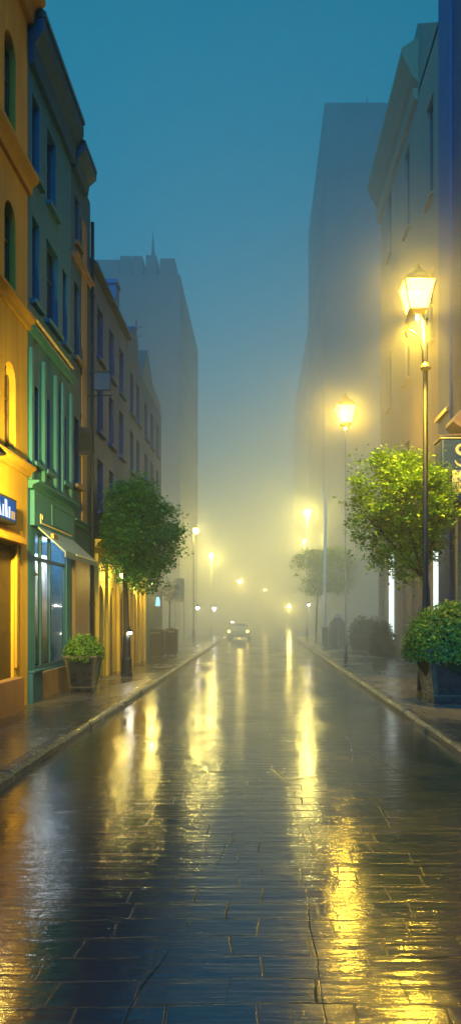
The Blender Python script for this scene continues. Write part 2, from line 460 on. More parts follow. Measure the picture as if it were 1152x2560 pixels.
MB().box(xs+.005, xs+.012, 12.70, 12.88, 3.6, 3.74).build('corner_panel', M['orangelit'], sg)

def wall_light(name, label, loc, watts, col, s=1, mat=None, size=1.0, group=None, r=.08, wall=None):
    t = thing(name, label, 'wall lamp', loc, group)
    x, y, z = loc
    xw = wall if wall is not None else x - s*.35
    MB().tube([(xw, y, z+.16*size), (xw+s*.1, y, z+.24*size), (x, y, z+.2*size), (x, y, z+.1*size)], .018*size, 6).build('arm', M['iron'], t)
    MB().lathe([(.03*size, z+.14*size), (.06*size, z+.12*size), (.17*size, z), (.165*size, z-.01)], x, y, 14).build('lamp_shade', M['iron'], t, smooth=True)
    MB().sphere((x, y, z-.045*size), .09*size).build('bulb', mat or M['globe'], t, smooth=True)
    if watts: lamp('lamp_light', (x, y, z-.1*size), watts, col, r, t)
    return t
WARM = (1, .74, .16)
yl = wall_light('wall_lamp', 'cone shaded wall lamp on the yellow building above its blue sign', (WL+.78, 10.4, 4.25), 60, (1, .74, .12), wall=WL, size=1.2)
wl = bpy.data.lights.new('wall_wash', 'SPOT'); wl.energy = 6000; wl.color = (1, .72, .10); wl.shadow_soft_size = .1; wl.spot_size = R(150); wl.spot_blend = .6
wo_ = bpy.data.objects.new('wall_wash', wl); COL.objects.link(wo_); wo_.parent = yl; wo_.location = (0, 0, -.16)
wo_.rotation_euler = Vector((-1, .62, .0)).to_track_quat('-Z', 'Y').to_euler()

# --- green shop house
gb = thing('green_shop_house', 'dark green plastered house with an awning over its shopfront', 'building', (WL, 16, 0))
ops = [(14.75, 15.15, 5.05, 6.65), (15.55, 15.95, 5.05, 6.65), (16.9, 17.3, 5.05, 6.65)]
ops += [(14.72, 15.2, 8.35, 10.1), (15.7, 16.6, 8.35, 10.15), (14.72, 15.2, 10.95, 12.6), (15.75, 16.4, 10.95, 12.6), (17.0, 17.4, 8.35, 10.1)]
shop_o = (14.9, 17.35, .75, 3.6, 'rect', .8)
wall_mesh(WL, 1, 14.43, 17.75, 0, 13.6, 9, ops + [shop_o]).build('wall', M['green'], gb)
for o in ops: window(gb, WL, 1, o, M['teal_dark'], M['pane'], M['green_trim'], cols=1 if o[1]-o[0] < .6 else 2, rows=2)
for y in (14.47, 15.32, 16.2, 16.72, 17.5):
    MB().box(WL+.003, WL+.08, y, y+.16, 4.63, 7.3).build('pilaster', M['green_trim'], gb, bevel=.01)
ledge(gb, 'ledge', M['green_trim'], WL, 1, 14.46, 17.75, 4.62, .16, .22)
ledge(gb, 'ledge', M['green_trim'], WL, 1, 14.46, 17.75, 7.72, .14, .14)
ledge(gb, 'ledge', M['cream'], WL, 1, 14.5, 17.4, 7.86, .05, .17)
ledge(gb, 'cornice', M['teal_dark'], WL, 1, 14.46, 17.72, 13.9, .9, .32)
MB().extrude_xz([(WL+.36, 13.92), (WL+.36, 14.02), (WL-2.2, 16.2), (WL-2.2, 13.92)], 14.46, 17.68).build('roof', M['slate'], gb)
MB().box(WL-1.2, WL-.45, 14.5, 15.15, 14.4, 16.6).box(WL-1.25, WL-.4, 14.45, 15.2, 16.6, 16.75).build('chimney', M['teal_dark'], gb)
fb = MB().box(WL+.003, WL+.1, 14.55, 17.7, 3.72, 4.44).build('shop_fascia', M['green'], gb, bevel=.012)
MB().box(WL+.102, WL+.12, 15.75, 17.6, 3.86, 3.885).box(WL+.102, WL+.12, 15.75, 17.6, 4.3, 4.325).box(WL+.102, WL+.12, 15.73, 15.755, 3.86, 4.325).build('trim', M['green_trim'], fb)
MB().box(WL+.102, WL+.118, 14.95, 17.4, 3.8, 3.825).box(WL+.102, WL+.118, 14.93, 14.95, 3.8, 3.98).box(WL+.102, WL+.118, 15.05, 15.07, 3.9, 3.98).box(WL+.102, WL+.118, 14.93, 15.07, 3.98, 4.0).build('moulding', M['cream'], fb)
aw = MB().extrude_xz([(WL+.11, 3.68), (WL+.11, 3.72), (WL+.66, 3.22), (WL+.66, 3.18)], 14.75, 17.55).build('awning', M['awning'], gb)
MB().box(WL+.655, WL+.675, 14.75, 17.55, 3.09, 3.215).build('valance', M['awning'], aw)
MB().box(WL+.676, WL+.688, 15.6, 17.5, 3.19, 3.222).build('edge_strip', M['white'], aw)
MB().box(WL+.30, WL+.36, 15.0, 15.32, 3.5, 3.6).build('name_tab', M['brass'], aw)
# shop interior behind glass
MB().quad((WL-.79, 14.9, .75), (WL-.79, 17.35, .75), (WL-.79, 17.35, 3.6), (WL-.79, 14.9, 3.6)).build('shop_back', M['interior'], gb)
cu = MB(); y = 15.95
while y < 17.3:      # folded curtain
    w = random.uniform(.06, .12); dx = random.uniform(.0, .08)
    cu.tube([(WL-.40-dx, y, .8), (WL-.42-dx, y, 2.2), (WL-.40-dx, y+.02, 3.3)], [w*.55, w*.5, w*.4], 8); y += w*1.25
cu.build('curtain', M['curtain'], gb, smooth=True)
sw = MB()
for y in (14.9, 15.4, 16.08, 17.28): sw.box(WL-.1, WL-.03, y, y+.07, .75, 3.6)
sw.box(WL-.098, WL-.032, 14.97, 17.28, .752, .83).box(WL-.098, WL-.032, 14.97, 17.28, 3.05, 3.12)
sf = sw.build('shopfront', M['teal_dark'], gb)
MB().quad((WL-.06, 14.9, .8), (WL-.06, 17.3, .8), (WL-.06, 17.3, 3.6), (WL-.06, 14.9, 3.6)).build('shop_glass', M['glass'], sf)
MB().box(WL+.003, WL+.1, 14.45, 15.1, .1, .72).box(WL+.003, WL+.14, 14.45, 15.1, .725, .78).build('stall_riser', M['teal_dark'], gb, bevel=.01)
MB().box(WL+.003, WL+.06, 15.12, 17.7, .1, .7).build('stone_base', M['tan'], gb, bevel=.01)
MB().tube([(WL-.3, 15.7, 3.58), (WL-.3, 15.7, 2.86)], .012, 6).lathe([(.02, 2.9), (.05, 2.86), (.14, 2.76)], WL-.3, 15.7, 12).build('pendant_lamp', M['brass'], gb, smooth=True)
lamp('shop_light', (WL-.22, 16.5, 3.42), 48, (.93, .96, 1), .1, gb)
lamp('shop_light', (WL-.2, 15.7, 2.6), 14, (1, .9, .7), .06, gb)
# --- narrow house
nb = thing('narrow_house', 'narrow slate blue house with tan strips squeezed between taller neighbours', 'building', (WL, 18.7, 0))
ops = [(18.05, 18.55, 5.2, 6.9), (18.05, 18.55, 8.4, 10.3), (18.1, 18.5, 11.3, 12.5)]
wall_mesh(WL, 1, 17.76, 19.74, 0, 13.2, 9, ops).build('wall', M['teal_dark'], nb)
for o in ops: window(nb, WL, 1, o, M['frame'], M['pane'], M['tan'], cols=1)
MB().box(WL+.003, WL+.05, 18.7, 19.2, 4.3, 12.2).build('tan_strip', M['tan'], nb, bevel=.01)
MB().box(WL+.003, WL+.09, 17.8, 19.3, .12, 3.5).build('ground_floor', M['tan'], nb, bevel=.01)
ledge(nb, 'ledge', M['green_trim'], WL, 1, 17.76, 19.3, 4.3, .14, .14)
ledge(nb, 'ledge', M['tan'], WL, 1, 17.76, 19.6, 10.9, .14, .16)
ledge(nb, 'cornice', M['teal_dark'], WL, 1, 17.76, 19.0, 13.5, .55, .34)
MB().extrude_xz([(WL+.36, 13.52), (WL+.36, 13.6), (WL-2.2, 15.3), (WL-2.2, 13.52)], 17.76, 19.0).build('roof', M['slate'], nb)
rl = MB().box(WL+.004, WL+.34, 18.4, 18.44, 6.0, 6.7)
for k in range(9): rl.tube([(WL+.02+.035*k, 18.38, 6.1), (WL+.02+.035*k, 18.38, 6.7-.03*k)], .008, 5)
rl.build('window_grille', M['iron'], nb)
dp = thing('drainpipe', 'dark iron drainpipe running down the end of the narrow house', 'pipe', (WL+.1, 19.62, 0))
MB().tube([(WL+.09, 19.62, .1), (WL+.09, 19.62, 12.6)], .05, 10).build('pipe', M['iron'], dp, smooth=True)
for z in (2.2, 4.3, 6.4, 8.5, 10.6): MB().lathe([(.07, z-.03), (.07, z+.03)], WL+.09, 19.62, 10).build('collar', M['iron'], dp)
bs = thing('bracket_sign', 'empty rectangular bracket sign frame jutting from the narrow house', 'sign', (WL, 19.5, 8))
fx0, fx1, fz0, fz1, fy = WL+.14, WL+.62, 7.98, 8.5, 19.5
MB().box(fx0, fx1, fy-.015, fy+.015, fz1-.03, fz1).box(fx0, fx1, fy-.015, fy+.015, fz0, fz0+.03).box(fx0, fx0+.03, fy-.015, fy+.015, fz0+.03, fz1-.03).box(fx1-.03, fx1, fy-.015, fy+.015, fz0+.03, fz1-.03).build('frame', M['iron'], bs)
MB().box(fx0+.03, fx1-.03, fy-.006, fy+.006, fz0+.03, fz1-.03).build('panel', M['grey'], bs)
MB().tube([(fx1, fy, 7.95), (fx1+.02, fy, 7.86), (fx0, fy, 7.84), (WL+.02, fy, 7.84), (WL+.02, fy-.5, 7.5), (WL+.02, fy-.9, 7.0)], .016, 6).build('arm', M['iron'], bs)
# --- mauve house with the ochre ground floor
mb_ = thing('mauve_house', 'mauve plastered house with a lamplit ochre ground floor', 'building', (WL, 22.5, 0))
ops = [(y, y+.75, z, z+1.5) for y in (20.6, 22.2, 23.8) for z in (4.9, 7.2, 9.3)]
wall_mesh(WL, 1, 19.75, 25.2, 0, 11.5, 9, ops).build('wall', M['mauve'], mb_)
for o in ops: window(mb_, WL, 1, o, M['mauve'], M['pane'], M['mauve'])
MB().extrude_xz([(WL+.2, 11.52), (WL+.2, 11.6), (WL-2.5, 13.0), (WL-2.5, 11.52)], 19.75, 25.2).build('roof', M['slate'], mb_)
def arcade(root, y0, y1, doors, ztop, mat):
    oo = [(a, b, .12, c, 'arch', .14) for a, b, c in doors]
    mbx = MB(); xf = WL+.1
    w = wall_mesh(xf, 1, y0, y1, 0, ztop, .09, oo, .1).build('ground_floor', mat, root)
    for a, b, c in doors:
        MB().quad((WL+.012, a, .12), (WL+.012, b, .12), (WL+.012, b, c), (WL+.012, a, c)).build('door', M['door_brown'], w)
    for y in [y0+.05] + [b+.22 for a, b, c in doors]:
        MB().box(xf+.003, xf+.1, y, y+.16, .1, ztop-.3).build('pilaster', M['ochre'], root, bevel=.01)
    ledge(root, 'ledge', mat, xf, 1, y0, y1, ztop+.1, .2, .18)
arcade(mb_, 19.8, 25.15, [(20.15, 20.95, 2.75), (21.9, 22.6, 2.75), (23.5, 24.3, 2.75)], 3.9, M['ochre'])
wall_light('wall_lamp', 'lamp with dark cone shade on the ochre ground floor near the street tree', (WL+.6, 21.35, 3.15), 300, WARM, wall=WL+.1, size=1.2)
hb = thing('hanging_plant', 'clump of yellow lit foliage hanging by the ochre wall', 'plant', (WL+.62, 22.0, 3.3))
# --- grey gabled house
gg = thing('gabled_house', 'grey stepped gable house with a tall chimney and ochre base', 'building', (WL, 26.7, 0))
ops = [(y, y+.7, z, z+1.45) for y in (25.8, 27.1) for z in (4.8, 7.1, 9.2)]
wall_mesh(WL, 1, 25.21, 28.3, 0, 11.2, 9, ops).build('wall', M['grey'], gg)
for o in ops: window(gg, WL, 1, o, M['grey'], M['pane'], M['grey'])
MB().extrude_yz([(25.3, 11.2), (28.25, 11.2), (28.2, 11.7), (27.6, 11.7), (27.5, 12.3), (26.9, 12.7), (25.9, 12.2), (25.8, 11.7), (25.3, 11.7)], WL-.003, WL-.4).build('gable', M['grey'], gg)
MB().box(WL-.9, WL-.42, 25.4, 25.95, 11.2, 13.6).box(WL-.95, WL-.38, 25.35, 26.0, 13.6, 13.75).build('chimney', M['mauve'], gg)
arcade(gg, 25.25, 28.25, [(25.75, 26.5, 2.7), (27.1, 27.8, 2.7)], 3.8, M['ochre'])
wall_light('wall_lamp', 'lamp with dark cone shade on the gabled house behind the tree trunk', (WL+.6, 26.8, 3.1), 260, WARM, wall=WL+.1, size=1.2)
# --- end house
eb = thing('corner_house', 'grey green corner house ending the terrace with bins at its foot', 'building', (WL, 31, 0))
ops = [(y, y+.75, z, z+1.45) for y in (29.0, 30.6, 32.3) for z in (4.7, 7.0, 9.1)]
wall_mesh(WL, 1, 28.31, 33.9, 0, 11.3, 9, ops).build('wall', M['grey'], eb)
for o in ops: window(eb, WL, 1, o, M['grey'], M['pane'], M['grey'])
MB().extrude_yz([(28.4, 11.3), (29.9, 12.9), (31.3, 11.9), (33.8, 11.75), (33.8, 11.3)], WL-.003, WL-3).build('roof', M['slate'], eb)
MB().box(WL+.003, WL+.06, 28.35, 33.85, .1, 3.4).build('ground_floor', M['green_trim'], eb)
an = thing('roof_antenna', 'thin television aerial on the roof of the corner house', 'antenna', (WL-.5, 30.0, 12.6))
MB().tube([(WL-.5, 30, 12.4), (WL-.5, 30, 14.2)], .02, 6).build('mast', M['iron'], an)
MB().tube([(WL-.8, 30, 13.7), (WL-.2, 30, 13.95)], .012, 5).tube([(WL-.7, 30, 13.4), (WL-.3, 30, 13.55)], .012, 5).build('rod', M['iron'], an)
bsn = thing('lit_blue_sign', 'tiny triangular blue lit sign on the corner house', 'sign', (WL+.1, 32.0, 2.4))
MB().extrude_yz([(31.55, 2.30), (32.45, 2.30), (32.25, 2.62), (32.0, 2.7), (31.8, 2.6)], WL+.065, WL+.16).build('panel', glow('blue_sign_glow', (.35, .8, 1), 1.6), bsn)
MB().box(WL+.063, WL+.2, 31.45, 32.55, 2.22, 2.298).build('tray', M['iron'], bsn)
# --- distant castle-like block
ct = thing('battlemented_block', 'misty castle like block with battlements and a thin spire', 'building', (-11, 60, 0))
def plain_block(root, x0, x1, y0, y1, z1, mat, wm, s, cols_f, rows, zlo=4):
    w = MB().box(x0, x1, y0, y1, 0, z1).build('wall', mat, root)
    xf = x1 if s > 0 else x0
    n = 0
    for r in range(rows):
        z = zlo + (z1-3-zlo)*r/max(1, rows-1)
        for k in range(cols_f):
            if n >= 90: break
            y = y0 + (y1-y0)*(k+.5)/cols_f
            f = MB().box(min(xf, xf+s*.06), max(xf, xf+s*.06), y-.7, y+.7, z, z+2).build('window', wm, root)
            n += 1
        nx = max(1, int((x1-x0)//3.2))
        for k in range(nx):
            if n >= 90: break
            x = x0 + (x1-x0)*(k+.5)/nx
            MB().box(x-.5, x+.5, y0-.05, y0-.001, z, z+2).build('window', wm, root); n += 1
    return w
plain_block(ct, -21, -6.2, 55.8, 72, 28.3, M['tower'], M['tower'], 1, 4, 6)
for a, b, h in ((-19.5, -14.6, 29.3), (-10.85, -10.0, 29.8), (-9.9, -9.15, 29.8), (-8.85, -8.05, 29.85), (-7.75, -6.62, 29.6), (-13.0, -10.9, 29.5)):
    MB().box(a, b, 55.9, 58.0, 28.3, h).build('battlement', M['tower'], ct)
MB().lathe([(.32, 28.3), (.3, 29.6), (.12, 31), (.012, 32.6)], -8.55, 57.6, 8).build('spire', M['tower'], ct)

# --- beige house (right side of the street)
bg = thing('beige_house', 'tall beige house with a deep sloping eave beside the blue block', 'building', (WR, 30, 0))
ops = [(y, y+w, z, z+h) for (y, w, z, h) in ((33.0, 1.0, 18.6, 3.3), (29.0, 1.0, 17.6, 3.4), (25.0, 1.0, 16.6, 3.5), (29.0, 1.0, 11.5, 2.6), (33.0, 1.0, 11.5, 2.6), (25.0, 1.0, 11.5, 2.6), (29.0, 1.0, 6.6, 2.4), (33.0, 1.0, 6.6, 2.4))]
wm_ = wall_mesh(WR, -1, 24.02, 36, 0, 21.7, 10, ops)
wm_.extrude_yz([(24.02, 21.7), (36, 21.7), (36, 23.4), (27.5, 24.5)], WR, WR+10)
wm_.build('wall', M['beige'], bg)
for o in ops: window(bg, WR, -1, o, M['blue'], M['pane'], M['beige_trim'])
for a_, b_, c_, d_ in ((32.3, 32.85, .4, 4.9), (24.06, 24.4, 1.2, 4.1)):      # glowing boxes standing in for lit windows, one made taller for its reflection
    fr_ = MB().box(WR-.15, WR-.003, a_, b_, c_-.06, c_-.002).box(WR-.15, WR-.003, a_, b_, d_+.002, d_+.06).build('lit_window_box', M['white'], bg)
    MB().box(WR-.145, WR-.004, a_+.01, b_-.01, c_, d_).build('pane', M['cool'], fr_)
MB().extrude_xz([(WR, 22.2), (WR-.25, 22.5), (WR-.62, 23.25), (WR-.62, 23.5), (WR, 23.9)], 27.4, 36.2).build('eave', M['beige_trim'], bg)
MB().extrude_xz([(WR, 21.5), (WR-.14, 21.6), (WR-.22, 21.95), (WR, 21.98)], 27.4, 36.1).build('frieze', M['beige_trim'], bg)
for y in (24.8, 26.6, 28.4, 30.3, 33.6, 35.3):
    MB().box(WR-.16, WR-.003, y, y+.3, .12, 4.6).build('pilaster', M['beige_trim'], bg, bevel=.01)
ledge(bg, 'ledge', M['beige_trim'], WR, -1, 24.1, 36, 4.95, .3, .25)
# --- blue block
bb = thing('blue_block', 'dark blue block filling the edge of the street behind the projecting shop sign', 'building', (WR, 16, 0))
ops = [(y, y+.9, z, z+1.9) for y in (8.5, 11.5, 14.5, 17.5) for z in (6.5, 10, 13.5, 17)]
wall_mesh(WR, -1, 2, 23.98, 0, 36, 10, ops).build('wall', M['blue'], bb)
for o in ops: window(bb, WR, -1, o, M['frame'], M['pane'], M['blue_lightened'])
MB().box(WR-.08, WR-.003, 22.55, 23.98, .1, 36).build('pilaster', M['blue_lightened'], bb)  # lighter blue paints in the light falling on this end strip
MB().box(WR-.2, WR-.083, 22.5, 23.99, 8.3, 8.42).build('ledge', M['brass'], bb)
MB().box(WR-.12, WR-.003, 21.45, 21.75, .1, 7.2).build('pilaster', M['wood'], bb, bevel=.01)
MB().box(WR-.3, WR-.122, 21.3, 21.6, 5.0, 5.2).build('bracket', M['brass'], bb)
MB().extrude_xz([(WR, 8.05), (WR-.45, 7.6), (WR-.5, 7.45), (WR-.3, 7.3), (WR, 7.2)], 20.6, 21.5).build('hood', M['wood'], bb, bevel=.02)
# projecting sign
ps = thing('projecting_shop_sign', 'dark blue projecting box sign with a cream S and cream lower panel', 'sign', (5.5, 20.3, 5.2))
MB().box(5.02, 5.985, 20.0, 20.75, 5.06, 6.80).build('sign_case', simple('sign_blue', (.012, .04, .12), .35), ps, bevel=.07)
MB().box(4.98, 5.985, 19.98, 20.77, 6.805, 6.84).build('top_edge', M['cream'], ps, bevel=.01)
MB().tube([(5.0, 20.05, 6.82), (4.95, 20.2, 6.9), (5.0, 20.4, 6.98), (5.98, 20.4, 7.05)], .025, 6).build('stay', M['brass'], ps)
sc_pts = []
cx, cz = 5.64, 6.36
for k in range(41):      # S drawn as one swelling stroke
    t = k/40.0
    if t < .5:
        a = R(20 + 250*(t/.5)); sc_pts.append((cx + .19*math.cos(a), cz + .145 + .135*math.sin(a)))
    else:
        a = R(90 - 270*((t-.5)/.5)); sc_pts.append((cx + .235*math.cos(a), cz - .155 + .165*math.sin(a)))
smb = MB(); yy = 19.993
for i in range(len(sc_pts)-1):
    (xa, za), (xb, zb) = sc_pts[i], sc_pts[i+1]
    def wd(j): return .016 + .03*math.sin(math.pi*j/40.0)**.8
    dx, dz = xb-xa, zb-za; l = math.hypot(dx, dz) or 1; nx, nz = -dz/l, dx/l
    wa, wb = wd(i), wd(i+1)
    smb.extrude_xz([(xa+nx*wa, za+nz*wa), (xb+nx*wb, zb+nz*wb), (xb-nx*wb, zb-nz*wb), (xa-nx*wa, za-nz*wa)], yy-.012, yy+.004)
smb.sphere((cx+.165, 19.985, cz+.19), .045, 10, 6, 1, .3, 1)
smb.build('letter', M['cream'], ps)
lp = MB().box(5.32, 5.95, 19.975, 19.998, 5.27, 5.93).build('lower_panel', M['cream'], ps, bevel=.01)
gl = MB()
for (xa, xb, za, zb) in ((5.42, 5.435, 5.36, 5.6), (5.435, 5.475, 5.59, 5.605), (5.475, 5.49, 5.42, 5.6), (5.56, 5.60, 5.56, 5.64), (5.62, 5.64, 5.36, 5.62), (5.64, 5.72, 5.36, 5.378), (5.72, 5.735, 5.38, 5.6)):
    gl.box(xa, xb, 19.965, 19.976, za, zb)
gl.build('lettering', M['iron'], lp)
# --- towers
tw = thing('grey_tower', 'tall flat topped tower rising beyond the beige house', 'building', (12, 75, 0))
plain_block(tw, 6.0, 20, 67, 90, 49.6, M['tower'], M['tower'], -1, 5, 9, 6)
MB().tube([(10.0, 67.5, 49.6), (10.0, 67.5, 50.4)], .06, 6).build('mast', M['iron'], tw)
t2 = thing('hazy_tower', 'faint tower further along the street beyond the flat topped one', 'building', (12, 110, 0))
plain_block(t2, 7.0, 22, 95, 150, 44, M['tower'], M['tower'], -1, 8, 7, 6)

# ------------------------------------------------------------------ street lamps
def lantern_lamp(kind):
    t = thing('street_lamp', '', 'street lamp')
    if kind == 'iron':
        MB().lathe([(.19, .1), (.19, .55), (.15, .62), (.15, 1.1), (.11, 1.2), (.085, 1.6), (.068, 2.6), (.062, 7.7)], 0, 0, 14).build('pole', M['iron'], t, smooth=True)
        MB().lathe([(.06, 7.66), (.13, 7.70), (.14, 7.74), (.08, 7.80), (.06, 7.86)], 0, 0, 14).build('collar', M['brass'], t, smooth=True)
        MB().tube([(0, 0, 7.8), (-.01, 0, 8.3), (-.04, 0, 8.85), (-.10, 0, 9.02)], [.05, .045, .04, .05], 10).build('neck', M['galv'], t, smooth=True)
        MB().tube([(.035, 0, 7.8), (.05, 0, 8.4), (.035, 0, 8.86)], .018, 8).sphere((.035, 0, 8.89), .035).build('stay', M['iron'], t, smooth=True)
        pts = [(-.05, 0, 7.85), (-.06, 0, 8.15), (-.12, 0, 8.36), (-.22, 0, 8.53), (-.34, 0, 8.62), (-.42, 0, 8.62), (-.445, 0, 8.54), (-.42, 0, 8.46), (-.39, 0, 8.5)]
        MB().tube(pts, [.028]*5+[.03, .03, .026, .02], 8).build('scroll_arm', M['iron'], t, smooth=True)
    else:
        MB().lathe([(.06, .1), (.06, .9), (.03, 1.0), (.013, 8.95)], -.19, 0, 10).build('pole', M['galv'], t, smooth=True)
        MB().tube([(-.19, 0, 8.9), (-.19, 0, 9.04)], [.035, .05], 8).build('neck', M['galv'], t, smooth=True)
    c = -.19; zb, zt = 9.06, 9.70
    head = MB()
    q = math.pi/4
    def ring(h): return [(c+h*sx, h*sy) for sx, sy in ((-1,-1),(1,-1),(1,1),(-1,1))]
    lo, hi = .205, .365
    for (xa, ya), (xb, yb2) in zip(ring(lo), ring(hi)): head.tube([(xa, ya, zb), (xb, yb2, zt)], .022, 6)
    for h, z in ((lo, zb), (hi, zt)):
        rr = ring(h)
        for i in range(4): head.tube([(*rr[i], z), (*rr[(i+1) % 4], z)], .02, 6)
    head.frustum(c, 0, zb-.07, zb-.02, .09, .09, .2, .2)
    head.build('lantern_frame', M['brass'], t)
    MB().frustum(c, 0, zb+.005, zt-.005, lo-.012, lo-.012, hi-.012, hi-.012).build('lantern_glass', M['lantern'], t)
    MB().lathe([(.39, zt+.02), (.405, zt+.05), (.36, zt+.14), (.27, zt+.23), (.17, zt+.29), (.085, zt+.38), (.04, zt+.48), (.01, zt+.56)], c, 0, 8, math.pi/8).build('lantern_roof', M['brass'], t)
    MB().lathe([(.035, zb-.2), (.05, zb-.16), (.03, zb-.07)], c, 0, 10).build('bulb', M['globe'], t, smooth=True)
    return t
LAMP_COL = (.96, .79, .17)
NEAR_COL = (1, .62, .04)
big = lantern_lamp('iron'); big.location = (X(1062, 17), 17, 0)
tag(big, 'tall dark lamp post with a glowing lantern and scroll arm behind the bush planter', None, 'lantern street lamps')
lamp('lamp_light', (-.19, 0, 9.42), 1350, NEAR_COL, .2).parent = big
sec = lantern_lamp('pale'); sec.location = (X(863, 27)+.19, 27, 0)
tag(sec, 'lantern street lamp on a thin pale pole, smaller one down the street', None, 'lantern street lamps')
sl = bpy.data.lights.new('lamp_light', 'SPOT'); sl.energy = 4800; sl.color = NEAR_COL; sl.shadow_soft_size = .15; sl.spot_size = R(150); sl.spot_blend = 1.0
so = bpy.data.objects.new('lamp_light', sl); COL.objects.link(so); so.parent = big; so.location = (-.19, 0, 8.86); so.rotation_euler = (R(8), 0, 0)
lamp('lamp_light', (-.19, 0, 9.42), 1700, NEAR_COL, .2).parent = sec
def globe_lamp(label, x, y, z, watts, pole=.05, mat=None, r=.2, col=LAMP_COL, pm='iron', arm=0.0):
    t = thing('street_lamp', label, 'street lamp', (x, y, 0), 'globe street lamps down the street')
    px = x + arm
    MB().lathe([(pole*2.2, .1), (pole*2.2, .8), (pole, 1.0), (pole*.7, z-.25)], px, y, 10).build('pole', M[pm], t, smooth=True)
    if arm: MB().tube([(px, y, z-.3), (px-arm*.4, y, z+.02), (x, y, z+r)], pole*.5, 6).build('arm', M[pm], t)
    MB().sphere((x, y, z), r).build('globe', mat or (M['globe_far'] if y > 85 else M['globe_mid']), t, smooth=True)
    MB().lathe([(r*1.15, z+r*.75), (r*.9, z+r*1.05), (.03, z+r*1.5)], x, y, 10).build('cap', M['iron'], t, smooth=True)
    lamp('lamp_light', (x, y, z), watts, col, r, t)
    return t
globe_lamp('globe lamp near the tall bent mast, above the far tree', X(767, 52), 52, Z(1280, 52), 5900, .035, pm='galv')
globe_lamp('dimmer globe lamp just beyond and under the one near the bent mast', X(760, 73), 73, Z(1352, 73), 7200, .04, pm='galv')
globe_lamp('globe lamp on a thin dark post past the end of the terrace', X(490, 47.5), 47.5, Z(1327, 47.5), 1600, .045, arm=-.16)
globe_lamp('second globe lamp along the battlemented block, on a hazy post', X(528, 60), 60, Z(1388, 60), 5700, .04, pm='galv')
globe_lamp('distant globe lamp straight above the pale car', X(600, 120), 120, Z(1453, 120), 36000, .05, r=.3, pm='galv')
globe_lamp('tiny distant lamp over the middle of the road end', X(662, 150), 150, Z(1475, 150), 34000, .05, r=.25, pm='galv')
globe_lamp('low distant lamp by the kerb before the faint tower', X(722, 92), 92, Z(1516, 92), 12000, .03, r=.2, pm='galv')
wall_light('wall_lamp', 'small round pale lamp on the battlemented block, next to the dark lamp post', (X(494, 52), 52, Z(1517, 52)), 60, (1, .85, .55), wall=X(494, 52)-.3, r=.1, mat=M['globe_white'], size=1.6)
wall_light('wall_lamp', 'small bluish white lamp deeper along the battlemented block', (X(536, 68), 68, Z(1518, 68)), 100, (.9, .95, 1), wall=X(536, 68)-.3, r=.1, mat=M['globe_white'], size=2.2)
wall_light('wall_lamp', 'small white lamp glinting between the far tree trunks', (X(771, 44), 44, Z(1510, 44)), 30, (1, .95, .8), -1, wall=X(771, 44)+.3, mat=M['globe_white'], size=.9)
# bent mast
bm_ = thing('bent_mast', 'tall pale mast with a bent tip standing by the far tree', 'mast', (X(811, 45), 45, 0))
mx = X(811, 45)
MB().tube([(mx, 45, .1), (mx, 45, 5), (mx+.05, 45, 8.6), (mx, 45, 9.2), (mx-.14, 45, 9.8), (mx-.17, 45, 10.2)], [.12, .10, .085, .075, .06, .012], 8).build('pole', M['white'], bm_, smooth=True)
MB().box(mx-.16, mx+.2, 44.8, 45.2, .1, 1.15).build('base', M['iron'], bm_, bevel=.02)

# ------------------------------------------------------------------ vegetation
def leaves(mb, centre, rad, n_clump, per, size, seed, shape=None, flat=.6, core=.35):
    rnd = random.Random(seed)
    for c in range(n_clump):
        while True:
            v = Vector((rnd.uniform(-1, 1), rnd.uniform(-1, 1), rnd.uniform(-1, 1)))
            if core < v.length < 1: break
        if c % 7 == 0: v = v.normalized()*rnd.uniform(.98, 1.14); thin = True
        else: thin = False
        if shape: v = shape(v)
        cc = Vector((centre[0]+v.x*rad[0], centre[1]+v.y*rad[1], centre[2]+v.z*rad[2]))
        cs = rnd.uniform(.10, .24) * (rad[0]+rad[2])*.5
        for k in range(per if not thin else per//3):
            d = Vector((rnd.gauss(0, .5), rnd.gauss(0, .5), rnd.gauss(0, .5)*flat)) * cs
            p = cc + d
            up = Vector((rnd.gauss(0, .6), rnd.gauss(0, .6), 1)).normalized()
            a = rnd.uniform(0, 6.283)
            t = Vector((math.cos(a), math.sin(a), rnd.gauss(0, .35))); t = (t - up*t.dot(up)).normalized(); w = up.cross(t)
            s = size*rnd.uniform(.5, 1.5)
            fold = up*s*.12
            n = len(mb.v)
            mb.v += [tuple(p), tuple(p+t*s*.5+w*s*.33+fold), tuple(p+t*s*1.1), tuple(p+t*s*.5-w*s*.33+fold)]
            mb.f += [(n, n+1, n+2), (n, n+2, n+3)]
    return mb
